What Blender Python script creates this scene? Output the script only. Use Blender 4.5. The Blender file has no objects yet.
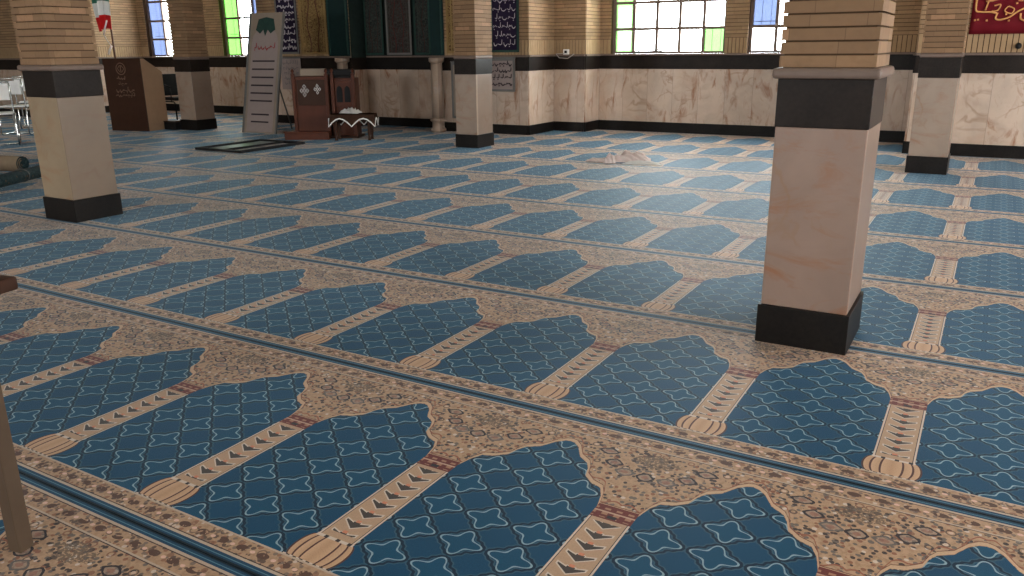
import bpy, bmesh, math, random
from mathutils import Vector, Matrix
C = bpy.context.scene
PI = math.pi
random.seed(7)

# ------------------------------------------------------------------ camera
cam = bpy.data.objects.new('camera', bpy.data.cameras.new('camera'))
C.collection.objects.link(cam)
_p, _r, _y = 0.2895836, -0.0102565, 0.5317213
_f = Vector((-math.sin(_y)*math.cos(_p), math.cos(_y)*math.cos(_p), -math.sin(_p)))
_rr = Vector((math.cos(_y), math.sin(_y), 0)); _u = _rr.cross(_f)
_r2 = math.cos(_r)*_rr + math.sin(_r)*_u; _u2 = -math.sin(_r)*_rr + math.cos(_r)*_u
cam.matrix_world = Matrix(((_r2.x, _u2.x, -_f.x, 0), (_r2.y, _u2.y, -_f.y, 0), (_r2.z, _u2.z, -_f.z, 1.31284), (0, 0, 0, 1)))
cam.data.sensor_width = 36; cam.data.lens = 805.168/1024*36
cam.data.clip_end = 200
C.camera = cam

# ------------------------------------------------------------------ world, light, exposure
w = bpy.data.worlds.new('daylight'); C.world = w; w.use_nodes = True
w.node_tree.nodes['Background'].inputs[0].default_value = (.93, .97, 1, 1)
w.node_tree.nodes['Background'].inputs[1].default_value = 13.0
C.view_settings.view_transform = 'Standard'; C.view_settings.look = 'None'
C.view_settings.exposure = 1.3; C.view_settings.gamma = 1; C.view_settings.use_curve_mapping = False
C.cycles.max_bounces = 8; C.cycles.diffuse_bounces = 5; C.cycles.glossy_bounces = 3
C.cycles.transparent_max_bounces = 8; C.cycles.use_denoising = True
C.cycles.sample_clamp_indirect = 8

def portal(center, normal, sx, sz):
    L = bpy.data.lights.new('window_daylight', 'AREA'); L.shape = 'RECTANGLE'; L.size = sx; L.size_y = sz
    L.cycles.is_portal = True
    o = bpy.data.objects.new('window_daylight', L); C.collection.objects.link(o)
    o.location = center; o.rotation_euler = Vector(normal).to_track_quat('-Z', 'Z').to_euler()

# ------------------------------------------------------------------ helpers
def link(o):
    C.collection.objects.link(o); return o
def tag(o, label, cat, group=None):
    o['label'] = label; o['category'] = cat
    if group: o['group'] = group
    return o
def thing(name, label, cat, loc=(0, 0, 0), rz=0, group=None):
    o = link(bpy.data.objects.new(name, None)); o.empty_display_size = .1
    o.location = loc; o.rotation_euler = (0, 0, rz)
    return tag(o, label, cat, group)
def obj(name, bm, mats, parent=None, smooth=False, loc=None):
    me = bpy.data.meshes.new(name)
    bmesh.ops.recalc_face_normals(bm, faces=bm.faces[:])
    bm.to_mesh(me); bm.free()
    if not isinstance(mats, (list, tuple)): mats = [mats]
    for m in mats: me.materials.append(m)
    if smooth:
        for p in me.polygons: p.use_smooth = True
    o = link(bpy.data.objects.new(name, me))
    if parent: o.parent = parent
    if loc: o.location = loc
    return o
def box(bm, a, b, mi=0, bev=0):
    vs = [bm.verts.new((x, y, z)) for x in (a[0], b[0]) for y in (a[1], b[1]) for z in (a[2], b[2])]
    fs = []
    for q in ((0, 1, 3, 2), (4, 6, 7, 5), (0, 4, 5, 1), (2, 3, 7, 6), (0, 2, 6, 4), (1, 5, 7, 3)):
        f = bm.faces.new([vs[i] for i in q]); f.material_index = mi; fs.append(f)
    if bev:
        es = list({e for f in fs for e in f.edges})
        r = bmesh.ops.bevel(bm, geom=es, offset=bev, segments=2, affect='EDGES', profile=.5)
        for f in r['faces']: f.material_index = mi
    return vs
def tube(bm, pts, r, n=8, mi=0, closed=False, cap=True):
    pts = [Vector(p) for p in pts]; rings = []
    up = Vector((0, 0, 1)); prev = None
    N = len(pts)
    for i, p in enumerate(pts):
        if closed: t = pts[(i+1) % N] - pts[i-1]
        else: t = pts[min(i+1, N-1)] - pts[max(i-1, 0)]
        if t.length < 1e-9: t = Vector((0, 0, 1))
        t.normalize()
        if prev is None:
            a = t.cross(up)
            if a.length < .05: a = t.cross(Vector((1, 0, 0)))
        else:
            a = prev - t*prev.dot(t)
            if a.length < 1e-6: a = t.cross(up)
        a.normalize(); prev = a; b = t.cross(a)
        rr = r[i] if isinstance(r, (list, tuple)) else r
        rings.append([bm.verts.new(p + (a*math.cos(2*PI*k/n) + b*math.sin(2*PI*k/n))*rr) for k in range(n)])
    for i in range(N if closed else N-1):
        A, B = rings[i], rings[(i+1) % N]
        for k in range(n):
            f = bm.faces.new([A[k], A[(k+1) % n], B[(k+1) % n], B[k]]); f.material_index = mi; f.smooth = True
    if cap and not closed:
        for R in (rings[0][::-1], rings[-1]):
            f = bm.faces.new(R); f.material_index = mi
def lathe(bm, prof, n=24, c=(0, 0), mi=0):
    rings = [[bm.verts.new((c[0]+r*math.cos(2*PI*k/n), c[1]+r*math.sin(2*PI*k/n), z)) for k in range(n)] for r, z in prof]
    for A, B in zip(rings, rings[1:]):
        for k in range(n):
            f = bm.faces.new([A[k], A[(k+1) % n], B[(k+1) % n], B[k]]); f.smooth = True; f.material_index = mi
    bm.faces.new(rings[0][::-1]).material_index = mi; bm.faces.new(rings[-1]).material_index = mi
def prism(bm, pts, d, mi=0):
    """pts: closed outline (3D); d: extrusion vector"""
    d = Vector(d); A = [bm.verts.new(p) for p in pts]; B = [bm.verts.new(Vector(p)+d) for p in pts]
    bm.faces.new(A).material_index = mi; bm.faces.new(B[::-1]).material_index = mi
    n = len(A)
    for i in range(n): bm.faces.new([A[i], A[(i+1) % n], B[(i+1) % n], B[i]]).material_index = mi
def BM(): return bmesh.new()

# ------------------------------------------------------------------ node expressions
class X:
    def __init__(s, nt, v): s.nt, s.v = nt, v
    def m(s, op, *a, clamp=False):
        n = s.nt.nodes.new('ShaderNodeMath'); n.operation = op; n.use_clamp = clamp
        for i, q in enumerate((s,)+a):
            q = q.v if isinstance(q, X) else q
            if isinstance(q, (int, float)): n.inputs[i].default_value = q
            else: s.nt.links.new(q, n.inputs[i])
        return X(s.nt, n.outputs[0])
    def __add__(s, o): return s.m('ADD', o)
    __radd__ = __add__
    def __sub__(s, o): return s.m('SUBTRACT', o)
    def __rsub__(s, o): return X(s.nt, o).m('SUBTRACT', s)
    def __mul__(s, o): return s.m('MULTIPLY', o)
    __rmul__ = __mul__
    def __truediv__(s, o): return s.m('DIVIDE', o)
    def __lt__(s, o): return s.m('LESS_THAN', o)
    def __gt__(s, o): return s.m('GREATER_THAN', o)
    def __and__(s, o): return s.m('MULTIPLY', o)
    def __or__(s, o): return s.m('MAXIMUM', o)
    def abs(s): return s.m('ABSOLUTE')
    def round(s): return s.m('ROUND')
    def floor(s): return s.m('FLOOR')
    def frac(s): return s.m('FRACT')
    def sqrt(s): return s.m('SQRT')
    def cos(s): return s.m('COSINE')
    def sin(s): return s.m('SINE')
    def inv(s): return 1 - s
def near(a, b, w): return (a - b).abs() < w
class G:
    """a material being written with expressions"""
    def __init__(s, name, rough=.6, spec=.5, coord='Object'):
        s.mat = bpy.data.materials.new(name); s.mat.use_nodes = True; s.nt = s.mat.node_tree
        s.bsdf = s.nt.nodes['Principled BSDF']
        s.bsdf.inputs['Roughness'].default_value = rough; s.bsdf.inputs['Specular IOR Level'].default_value = spec
        tc = s.nt.nodes.new('ShaderNodeTexCoord'); s.P = tc.outputs[coord]
        sp = s.nt.nodes.new('ShaderNodeSeparateXYZ'); s.nt.links.new(s.P, sp.inputs[0])
        s.x, s.y, s.z = (X(s.nt, o) for o in sp.outputs)
    def vec(s, x, y, z=0.0):
        n = s.nt.nodes.new('ShaderNodeCombineXYZ')
        for i, q in enumerate((x, y, z)):
            if isinstance(q, X): s.nt.links.new(q.v, n.inputs[i])
            else: n.inputs[i].default_value = q
        return n.outputs[0]
    def noise(s, scale, vec=None, detail=3, rough=.5, dist=0):
        n = s.nt.nodes.new('ShaderNodeTexNoise'); n.inputs['Scale'].default_value = scale
        n.inputs['Detail'].default_value = detail; n.inputs['Roughness'].default_value = rough; n.inputs['Distortion'].default_value = dist
        s.nt.links.new(vec or s.P, n.inputs['Vector']); return X(s.nt, n.outputs[0])
    def white(s, vec):
        n = s.nt.nodes.new('ShaderNodeTexWhiteNoise'); n.noise_dimensions = '3D'
        s.nt.links.new(vec, n.inputs['Vector']); return X(s.nt, n.outputs['Value'])
    def voro(s, scale, vec=None, feature='F1'):
        n = s.nt.nodes.new('ShaderNodeTexVoronoi'); n.inputs['Scale'].default_value = scale; n.feature = feature
        s.nt.links.new(vec or s.P, n.inputs['Vector'])
        sp = s.nt.nodes.new('ShaderNodeSeparateXYZ'); s.nt.links.new(n.outputs['Color'], sp.inputs[0])
        return X(s.nt, n.outputs['Distance']), X(s.nt, sp.outputs[0]), X(s.nt, sp.outputs[1])
    def mix(s, a, b, f):
        n = s.nt.nodes.new('ShaderNodeMix'); n.data_type = 'RGBA'
        for i, q in ((6, a), (7, b)):
            if isinstance(q, tuple): n.inputs[i].default_value = (*q, 1)
            else: s.nt.links.new(q, n.inputs[i])
        if isinstance(f, X): s.nt.links.new(f.v, n.inputs[0])
        else: n.inputs[0].default_value = f
        return n.outputs[2]
    def ramp(s, f, lo, hi):   # linear map clamp
        n = s.nt.nodes.new('ShaderNodeMapRange'); n.inputs[1].default_value = lo; n.inputs[2].default_value = hi
        s.nt.links.new(f.v, n.inputs[0]); return X(s.nt, n.outputs[0])
    def bump(s, h, dist=.002, strength=1):
        n = s.nt.nodes.new('ShaderNodeBump'); n.inputs['Distance'].default_value = dist; n.inputs['Strength'].default_value = strength
        s.nt.links.new(h.v, n.inputs['Height']); s.nt.links.new(n.outputs[0], s.bsdf.inputs['Normal'])
    def done(s, col):
        if isinstance(col, tuple): s.bsdf.inputs['Base Color'].default_value = (*col, 1)
        else: s.nt.links.new(col, s.bsdf.inputs['Base Color'])
        return s.mat
def plain(name, col, rough=.6, var=.15, scale=12, metal=0, spec=.15):
    g = G(name, rough, spec); g.bsdf.inputs['Metallic'].default_value = metal
    n = g.noise(scale)
    return g.done(g.mix(tuple(c*(1-var) for c in col), tuple(min(1, c*(1+var)) for c in col), n))

# ------------------------------------------------------------------ materials
def mk_marble(name, slab=.42, base=(.60, .47, .37), warm=(.50, .31, .19), stain=.75, vein=.6, flat=False):
    g = G(name, .32, .4)
    s = g.x + g.y
    k = (s/slab).floor()
    rnd = g.white(g.vec(k, 0.0, 0.0)); r2 = g.white(g.vec(k, 7.0, 3.0))
    off = g.vec(g.x + k*3.7, g.y + k*1.9, g.z)
    c = g.mix(base, tuple(b*.80 for b in base), g.ramp(g.noise(3.2, off, 4, .6, .6), .38, .68))
    c = g.mix(c, warm, g.ramp(g.noise(1.6, off, 3, .6, .8), .48, .72)*stain*g.ramp(rnd, .1, .8))
    c = g.mix(c, tuple(b*.72 for b in base), r2*.35)
    st = g.vec(g.x*.7, g.y*.7, g.z*2.2) if flat else g.vec((g.x + k*2.3)*2.4, (g.y + k*1.1)*2.4, g.z*.8)
    bl = g.ramp(g.noise(2.3, st, 5, .62, 1.6), .51, .66)*g.ramp(g.noise(1.1, off, 2), .40, .55)
    c = g.mix(c, (.27, .105, .04), bl*stain)
    v = (g.noise(1.5, off, 4, .5, 1.2) - .5).abs()
    c = g.mix(c, (.26, .14, .07), g.ramp(v, .030, .0)*vein*g.ramp(g.noise(1.7, off), .45, .62))
    c = g.mix(c, (.16, .11, .08), ((s/slab).frac() < .010)*.7)
    return g.done(c)
M = {}
M['marble'] = mk_marble('dado_marble', .42, (.58, .44, .34), (.44, .25, .14), .95)
M['marble_pillar'] = mk_marble('pillar_marble', 40, (.36, .265, .20), (.25, .155, .085), .5, .9, True)
M['marble_pink'] = mk_marble('pinkish_marble', 40, (.32, .215, .165), (.22, .125, .055), .75, .9, True)
M['marble_honey'] = mk_marble('honey_marble', 40, (.34, .25, .16), (.22, .13, .06), .5, .9, True)
def mk_granite(name, c0=(.006, .0045, .004), c1=(.014, .011, .009)):
    g = G(name, .40, .12)
    n = g.noise(55, detail=4); 
    return g.done(g.mix(c0, c1, g.ramp(n*.5 + g.noise(5)*.5, .35, .65)))
M['granite'] = mk_granite('black_granite')
M['granite_band'] = mk_granite('grey_granite', (.009, .0055, .004), (.021, .014, .0105))
def mk_brick(name, col=(.33, .205, .11), course=.0535, z0=1.225):
    g = G(name, .75, .3)
    s = g.x + g.y
    k = ((g.z - z0)/course).floor()
    sh = g.white(g.vec(k, 1.0, 2.0))
    t = s/.22 + sh
    r = g.white(g.vec(k, t.floor(), 5.0))
    c = g.mix(tuple(q*.82 for q in col), tuple(q*1.15 for q in col), r)
    c = g.mix(c, (.42, .22, .12), (r > .9)*.35)
    c = g.mix(c, tuple(q*.75 for q in col), g.ramp(g.noise(30, detail=4), .45, .8)*.5)
    c = g.mix(c, tuple(q*.45 for q in col), (t.frac() < .014)*.6)
    g.bump(g.noise(90), .001, .4)
    return g.done(c)
M['brick'] = mk_brick('buff_brick')
M['brick_pillar'] = mk_brick('brown_brick', (.24, .14, .073))
M['brick_soldier'] = plain('buff_upright_brick', (.36, .235, .13), .75, .18, 9)
M['joint'] = plain('recessed_joint', (.075, .042, .022), .9, .2)
M['ledge'] = plain('stone_ledge', (.17, .12, .095), .4, .15, 20)
M['plaster'] = plain('plaster', (.72, .68, .60), .8, .05)
M['window_frame'] = plain('brown_window_steel', (.17, .115, .09), .45, .1)
def glass(name, col, alpha=.9):
    m = bpy.data.materials.new(name); m.use_nodes = True; nt = m.node_tree; nt.nodes.clear()
    o = nt.nodes.new('ShaderNodeOutputMaterial'); t = nt.nodes.new('ShaderNodeBsdfTransparent'); gl = nt.nodes.new('ShaderNodeBsdfGlossy')
    tc = nt.nodes.new('ShaderNodeTexCoord'); n = nt.nodes.new('ShaderNodeTexNoise'); n.inputs['Scale'].default_value = 6
    mx = nt.nodes.new('ShaderNodeMix'); mx.data_type = 'RGBA'
    mx.inputs[6].default_value = (*[c*.9 for c in col], 1); mx.inputs[7].default_value = (*col, 1)
    nt.links.new(tc.outputs['Object'], n.inputs['Vector']); nt.links.new(n.outputs[0], mx.inputs[0]); nt.links.new(mx.outputs[2], t.inputs[0])
    gl.inputs['Roughness'].default_value = .05
    s = nt.nodes.new('ShaderNodeMixShader'); s.inputs[0].default_value = 1-alpha-.04
    nt.links.new(t.outputs[0], s.inputs[1]); nt.links.new(gl.outputs[0], s.inputs[2]); nt.links.new(s.outputs[0], o.inputs[0])
    return m
M['g_clear'] = glass('clear_window_glass', (.95, .97, .97))
M['g_green'] = glass('green_window_glass', (.16, .30, .115))
M['g_pale'] = glass('pale_green_window_glass', (.19, .31, .155))
M['g_blue'] = glass('blue_window_glass', (.135, .155, .21))

def mk_carpet():
    g = G('prayer_carpet_pile', .6, .12)
    p = .62926
    x, y = g.x, g.y
    u = x - (x/p).round()*p; au = u.abs()
    TAN = (.49, .305, .18); TAN2 = (.37, .22, .125); DK = (.035, .022, .022); BLUE = (.0010, .040, .094); LBL = (.26, .36, .40); DBL = (.003, .014, .035)
    CREAM = (.62, .50, .40); RED = (.15, .028, .018); GREY = (.14, .11, .095); SAL = (.70, .44, .33)
    # lattice of stars on the blue field
    fx = x/.157315; fx = fx - fx.round(); fy = (y - .248)/.138; fy = fy - fy.round()
    afx, afy = fx.abs(), fy.abs()
    wav = ((afx - afy)*(4*PI)).cos()*.022 + ((afx - afy)*(8*PI)).cos()*.018
    d1 = (afx + afy - .5 + wav).abs()
    col = g.mix(BLUE, (.0022, .058, .126), g.noise(3, detail=2))
    col = g.mix(col, (.030, .085, .125), d1 < .085)
    col = g.mix(col, DBL, d1 < .042)
    r = (fx*fx + fy*fy).sqrt()
    th = fy.m('ARCTAN2', fx)
    R = (th*4).cos()*.095 + .310 + (th*8).cos()*.012
    rd = (r - R)
    col = g.mix(col, (.003, .070, .130), (rd < 0)*.5)
    col = g.mix(col, LBL, rd.abs() < .020)
    # field limits
    fc = g.nt.nodes.new('ShaderNodeFloatCurve'); cv = fc.mapping.curves[0]
    pts = [(0, .742), (.064, .742), (.078, .80), (.098, .838), (.135, .852), (.170, .885), (.183, .930), (.200, .962), (.240, .990), (.272, 1.045), (.296, 1.068), (.315, 1.074)]
    cv.points[0].location = (0, .742/1.25); cv.points[1].location = (1, 1.074/1.25)
    for a, b in pts[1:]: cv.points.new(a/.35, b/1.25)
    for q in cv.points: q.handle_type = 'VECTOR'
    fc.mapping.update()
    g.nt.links.new((au/.35).v, fc.inputs['Value'])
    arch = X(g.nt, fc.outputs[0])*1.25
    above = y - arch
    # tan ground with small flowers
    floor_ = g.mix(TAN, TAN2, g.ramp(g.noise(60, detail=3), .4, .65))
    d, cr, cg = g.voro(62)
    spot = (d < (g.noise(25)*.5 + .20)) & (cr > .18)
    spotc = g.mix(DK, GREY, cg > .35)
    spotc = g.mix(spotc, (.26, .10, .05), cg > .74)
    spotc = g.mix(spotc, CREAM, cg > .90)
    floor_ = g.mix(floor_, spotc, spot*.92)
    d3, c3, c4 = g.voro(26, g.vec(u.abs(), y, 3.0))
    ringm = near(d3, .33, .055) & (c3 > .35)
    floor_ = g.mix(floor_, g.mix((.20, .07, .035), DK, c4 > .4), ringm*.75)
    floor_ = g.mix(floor_, (.60, .42, .30), (d3 < .18) & (c3 > .55))
    # spandrel medallions
    def ell(cx, cy, rx, ry):
        a = (au - cx)/rx; b = (y - cy)/ry
        return (a.abs().m('POWER', 1.35) + b.abs().m('POWER', 1.35)) + (jit0 - .5)*.7
    jit0 = g.noise(38, detail=3)
    e = ell(0.0, 1.075, .10, .055)
    jit = g.noise(45, detail=2)
    floor_ = g.mix(floor_, (.13, .085, .055), ((e + jit*1.5) < 1.55)*(g.noise(110) > .46)*.8)
    for cx, cy, rx, ry, c in ((.0, .965, .030, .026, DK), (.070, .968, .032, .024, GREY), (.125, 1.01, .030, .024, DK), (.168, 1.075, .034, .022, DK)):
        e = ell(cx, cy, rx, ry)
        floor_ = g.mix(floor_, (.27, .20, .16), (e < 1)*.55)
        floor_ = g.mix(floor_, c, near(e, .92, .20))
        floor_ = g.mix(floor_, (.30, .11, .07), (e < .30)*.6)
    ww = (au*70).sin()*.012
    floor_ = g.mix(floor_, (.30, .10, .05), near(above, ww + .035, .0035))
    floor_ = g.mix(floor_, (.56, .36, .22), near(above, .012, .009))
    floor_ = g.mix(floor_, (.16, .06, .03), near(above, .0225, .0018))
    fl = (above > 0) | (y < .103)
    col = g.mix(col, floor_, fl)
    # column between niches
    colm = (au < .064) & (y > .19) & (y < .76)
    cc = g.mix((.50, .32, .20), (.44, .27, .165), g.noise(80))
    cc = g.mix(cc, DK, near(au, .0565, .0012)); cc = g.mix(cc, CREAM, near(au, .0605, .0028))
    v = (y - .309)/.0587; v = (v - v.round())*.0587
    wing = (near(v, au*.55 - .010, (.046 - au)*.20 + .002) | ((au < .012) & (v.abs() < .012))) & (au < .040)
    wing2 = (near(v, au*.55 - .010, (.052 - au)*.20 + .006) | ((au < .015) & (v.abs() < .015))) & (au < .045)
    inner = (y > .255) & (y < .67)
    cc = g.mix(cc, CREAM, wing2 & inner); cc = g.mix(cc, (.065, .045, .035), wing & inner)
    cc = g.mix(cc, (.62, .22, .12), (v > .010) & (v < .022) & (au < .008) & inner)
    # red capital
    band = y > .687
    rc = g.mix(RED, (.38, .19, .11), ((u*170).sin() > .0) & ((y*230).sin() > -.3))
    rc = g.mix(rc, DK, ((au < .014) & near(y, .70, .010)))
    rc = g.mix(rc, (.52, .32, .22), near(y, .725, .0035))
    rc = g.mix(rc, RED, near(y, .752, .006) | near(y, .690, .004))
    cc = g.mix(cc, rc, band)
    col = g.mix(col, cc, colm)
    # bulb foot
    yy = (y - .165)/.062; h = (1 - yy*yy).m('MAXIMUM', .0).sqrt()*.030 + .060
    bulb = (au < h) & (y > .100) & (y < .222)
    q = au/h
    bc = g.mix((.50, .29, .16), (.60, .37, .22), (q*3.0).frac())
    bc = g.mix(bc, (.09, .03, .02), ((q*3.0).frac() < .22) & (q > .2))
    bc = g.mix(bc, (.09, .03, .02), q > .93)
    col = g.mix(col, bc, bulb)
    col = g.mix(col, g.mix(CREAM, DK, (u*150).sin() > .55), (au < .066) & near(y, .224, .006))
    col = g.mix(col, g.mix(CREAM, DK, (u*260).sin() > -.1), (au < .088) & near(y, .106, .0055))
    # end borders with beads
    m1 = (y - .068).abs(); m2 = (y - 1.183).abs()
    inb = (m1 < .036) | (m2 < .034)
    s = x/.0787; sf = s - s.round(); s2 = s + .5; s2 = s2 - s2.round()
    yb = m1.m('MINIMUM', m2)
    bcol = g.mix(floor_, (.42, .24, .14), .20)
    e1 = ((sf*.0787)*(sf*.0787)*1.0 + yb*yb*1.8).sqrt()
    e2 = ((s2*.0787)*(s2*.0787)*.45 + yb*yb*1.2).sqrt()
    bcol = g.mix(bcol, (.11, .05, .03), (e2 < .014) & (jit > .42))
    bcol = g.mix(bcol, SAL, e1 < .0085)
    col = g.mix(col, bcol, inb)
    ln = near(y, .104, .0035) | near(y, .0315, .0045) | near(y, 1.149, .003) | near(y, 1.219, .0045)
    col = g.mix(col, (.50, .38, .28), ln)
    ln2 = near(y, .0385, .0016) | near(y, 1.2115, .0016) | near(y, 1.1435, .0015)
    col = g.mix(col, DK, ln2)
    # blue selvedge
    sv = (y < .027) | (y > 1.2235)
    col = g.mix(col, (.007, .045, .095), sv)
    col = g.mix(col, (.09, .20, .26), near(y, .016, .0016) | near(y, 1.234, .0016))
    col = g.mix(col, (.002, .006, .012), (y < .008) | (y > 1.243))
    col = g.mix(col, (0, 0, 0), g.ramp(g.noise(220, detail=2), .45, .8)*.22)
    g.bump(g.noise(500, detail=2), .0015, .5)
    g.bsdf.inputs['Sheen Weight'].default_value = .13; g.bsdf.inputs['Sheen Roughness'].default_value = .45
    g.bsdf.inputs['Sheen Tint'].default_value = (.62, .86, 1, 1)
    return g.done(col)
M['carpet'] = mk_carpet()

# ------------------------------------------------------------------ room shell
def struct(name, bm, mats, parent=None, **k):
    o = obj(name, bm, mats, parent, **k)
    if parent is None: o['kind'] = 'structure'
    return o
XL, XR, YB, YF, ZC = -21.0, 6.0, -7.0, 12.6, 3.4
b = BM(); box(b, (XL-.4, YB-.4, -.15), (XR+.4, YF+.4, -.012)); struct('floor', b, plain('screed', (.25, .22, .2), .9))
b = BM(); box(b, (XL-.4, YB-.4, ZC), (XR+.4, YF+.4, ZC+.15)); struct('ceiling', b, M['plaster'])
COURSE = .0535
SILL = 1.205
def wall(name, side, P0, P1, openings=(), soldier=True, bricks=True, thick=.3):
    """run from P0 to P1; the room is on the right-hand side (local -y)."""
    d = Vector((P1[0]-P0[0], P1[1]-P0[1])); L = d.length; ang = math.atan2(d.y, d.x)
    def place(o): o.location = (P0[0], P0[1], 0); o.rotation_euler = (0, 0, ang)
    segs = []; s = 0
    for a, c, z0, z1 in openings: segs.append((s, a)); s = c
    segs.append((s, L))
    b = BM()
    if openings:
        box(b, (0, 0, -.05), (L, thick, SILL-.03))
        for a, c in segs: box(b, (a, 0, SILL-.03), (c, thick, openings[0][3]))
        box(b, (0, 0, openings[0][3]), (L, thick, ZC))
    else: box(b, (0, 0, -.05), (L, thick, ZC))
    w = struct(name, b, M['joint'] if bricks else M['plaster']); place(w)
    b = BM(); box(b, (0, -.012, .148), (L, -.0005, .972)); struct('marble_dado', b, M['marble'], w)
    b = BM(); box(b, (0, -.015, .972), (L, -.0005, 1.178)); struct('stone_band', b, M['granite_band'], w)
    b = BM(); box(b, (0, -.035, 1.178), (L, -.0005, SILL), bev=.006)
    for a, c, z0, z1 in openings: box(b, (a+.001, 0, SILL-.029), (c-.001, thick, SILL+.001))
    struct('ledge', b, M['ledge'], w)
    b = BM(); box(b, (0, -.022, -.0115), (L, -.0005, .148)); o = struct('baseboard_'+side, b, M['granite']); place(o)
    if bricks:
        zt = SILL; b = BM()
        if soldier:
            for a, c in segs:
                n = max(1, round((c-a)/.058)); st = (c-a)/n
                for i in range(n): box(b, (a+i*st+.005, -.012, zt+.004), (a+(i+1)*st-.005, -.0005, 1.43))
            struct('upright_bricks', b, M['brick_soldier'], w); zt = 1.436; b = BM()
        z = zt
        while z < ZC-.02:
            z1 = min(z+COURSE-.008, ZC-.002)
            runs = segs if (openings and z < openings[0][3]) else [(0, L)]
            for a, c in runs: box(b, (a, -.012, z), (c, -.0005, z1))
            z += COURSE
        struct('brick_courses', b, M['brick'], w)
    return w
WZ = 2.85
wall('wall_left', 'left', (XL, YB), (XL, YF), bricks=False)
wall('wall_front_left', 'front_left', (XL, 10.0), (-17.4, 10.0))
wall('wall_front_left_return', 'front_left', (-17.4, 10.0), (-17.4, 12.6))
wall('wall_front_left_bay', 'front_left', (-17.4, 12.6), (-12.0, 12.6), [(.26, 1.96, 1.2, WZ), (2.78, 4.7, 1.2, WZ)], thick=.14)
wall('wall_front_pier_left', 'front', (-12.0, 12.6), (-12.0, 11.2))
wall('wall_front_qibla_left', 'front', (-12.0, 11.2), (-9.78, 11.2))
wall('wall_front_qibla_right', 'front', (-8.1, 11.2), (-6.26, 11.2))
wall('wall_front_corner', 'front', (-6.26, 11.2), (-6.26, 12.05))
wall('wall_front_step', 'front', (-6.26, 12.05), (-5.7, 12.05))
wall('wall_front_return', 'front', (-5.7, 12.05), (-5.7, 12.6))
wall('wall_front_right_bay', 'front_right', (-5.7, 12.6), (-.9, 12.6), [(.2, 2.06, 1.2, WZ), (2.40, 4.26, 1.2, WZ)], thick=.14)
wall('wall_front_right_return', 'front_right', (-.9, 12.6), (-.9, 11.28))
wall('wall_front_right', 'front_right', (-.9, 11.28), (XR, 11.28))
# wall_right and wall_back carry the windows that light the room from beside and behind the camera
RW = [(1.5, 4.5, 1.2, WZ), (7.5, 9.5, 1.2, WZ)]
wall('wall_right', 'right', (XR, 11.28), (XR, YB), RW, bricks=False)
BW = [(3, 5, 1.2, WZ), (10, 12, 1.2, WZ), (18, 20, 1.2, WZ)]
wall('wall_back', 'back', (XR, YB), (XL, YB), BW, bricks=False)
for s0, s1, _, _ in RW: portal((XR+.15, 11.28-(s0+s1)/2, 2.03), (-1, 0, 0), s1-s0, 1.65)
for s0, s1, _, _ in BW: portal((XR-(s0+s1)/2, YB-.15, 2.03), (0, 1, 0), s1-s0, 1.65)

wn = [0]
def window(x0, x1, mull, trans, cols, Y=YF+.07):
    """steel window in the front wall; cols: per column list of pane colours from the bottom"""
    wn[0] += 1
    b = BM(); z0, z1 = SILL+.002, WZ; t = .022
    box(b, (x0+.001, Y, z0), (x0+.045, Y+.05, z1-.001)); box(b, (x1-.045, Y, z0), (x1-.001, Y+.05, z1-.001))
    box(b, (x0+.045, Y, z0), (x1-.045, Y+.05, z0+.035)); box(b, (x0+.045, Y, z1-.04), (x1-.045, Y+.05, z1-.001))
    for m in mull: box(b, (m-t, Y+.002, z0+.03), (m+t, Y+.048, z1-.035))
    for z in trans: box(b, (x0+.04, Y+.004, z-t), (x1-.04, Y+.046, z+t))
    w = struct('window_%d' % wn[0], b, M['window_frame'])
    xs = [x0+.03]+list(mull)+[x1-.03]; zs = [z0+.02]+list(trans)+[z1-.02]
    mats = [M['g_clear'], M['g_green'], M['g_pale'], M['g_blue']]
    b = BM()
    for i in range(len(xs)-1):
        for j in range(len(zs)-1):
            c = cols[i]; mi = c if isinstance(c, int) else c[min(j, len(c)-1)]
            box(b, (xs[i]+.001, Y+.022, zs[j]+.001), (xs[i+1]-.001, Y+.028, zs[j+1]-.001), mi)
    struct('window_panes', b, mats, w)
    b = BM()     # thin guard rails outside the glass
    n = int((x1-x0)/.13)
    for i in range(1, n): tube(b, [(x0+i*(x1-x0)/n, Y+.16, z0), (x0+i*(x1-x0)/n, Y+.16, z1)], .004, 6)
    tube(b, [(x0, Y+.16, 1.66), (x1, Y+.16, 1.66)], .006, 6)
    struct('window_rail', b, plain('pale_rail', (.75, .8, .8), .4), w)
    portal(((x0+x1)/2, Y+.2, (z0+z1)/2), (0, -1, 0), x1-x0, z1-z0)
T3 = (1.584, 1.983, 2.40)
window(-17.14, -15.44, (-16.62, -16.16, -15.8), T3, [[3, 3, 3], 0, 0, 1])
window(-14.62, -12.70, (-14.16, -13.72, -13.3, -12.95), T3, [1, 0, [0, 3, 3], 0, 1])
window(-5.5, -3.64, (-5.144, -4.757, -4.382, -4.002), T3, [2, 0, 0, 0, [2, 0, 0]])
window(-3.30, -1.44, (-2.91, -2.54, -2.17, -1.8), T3, [[0, 3, 3], 0, 0, 0, 2])
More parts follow.
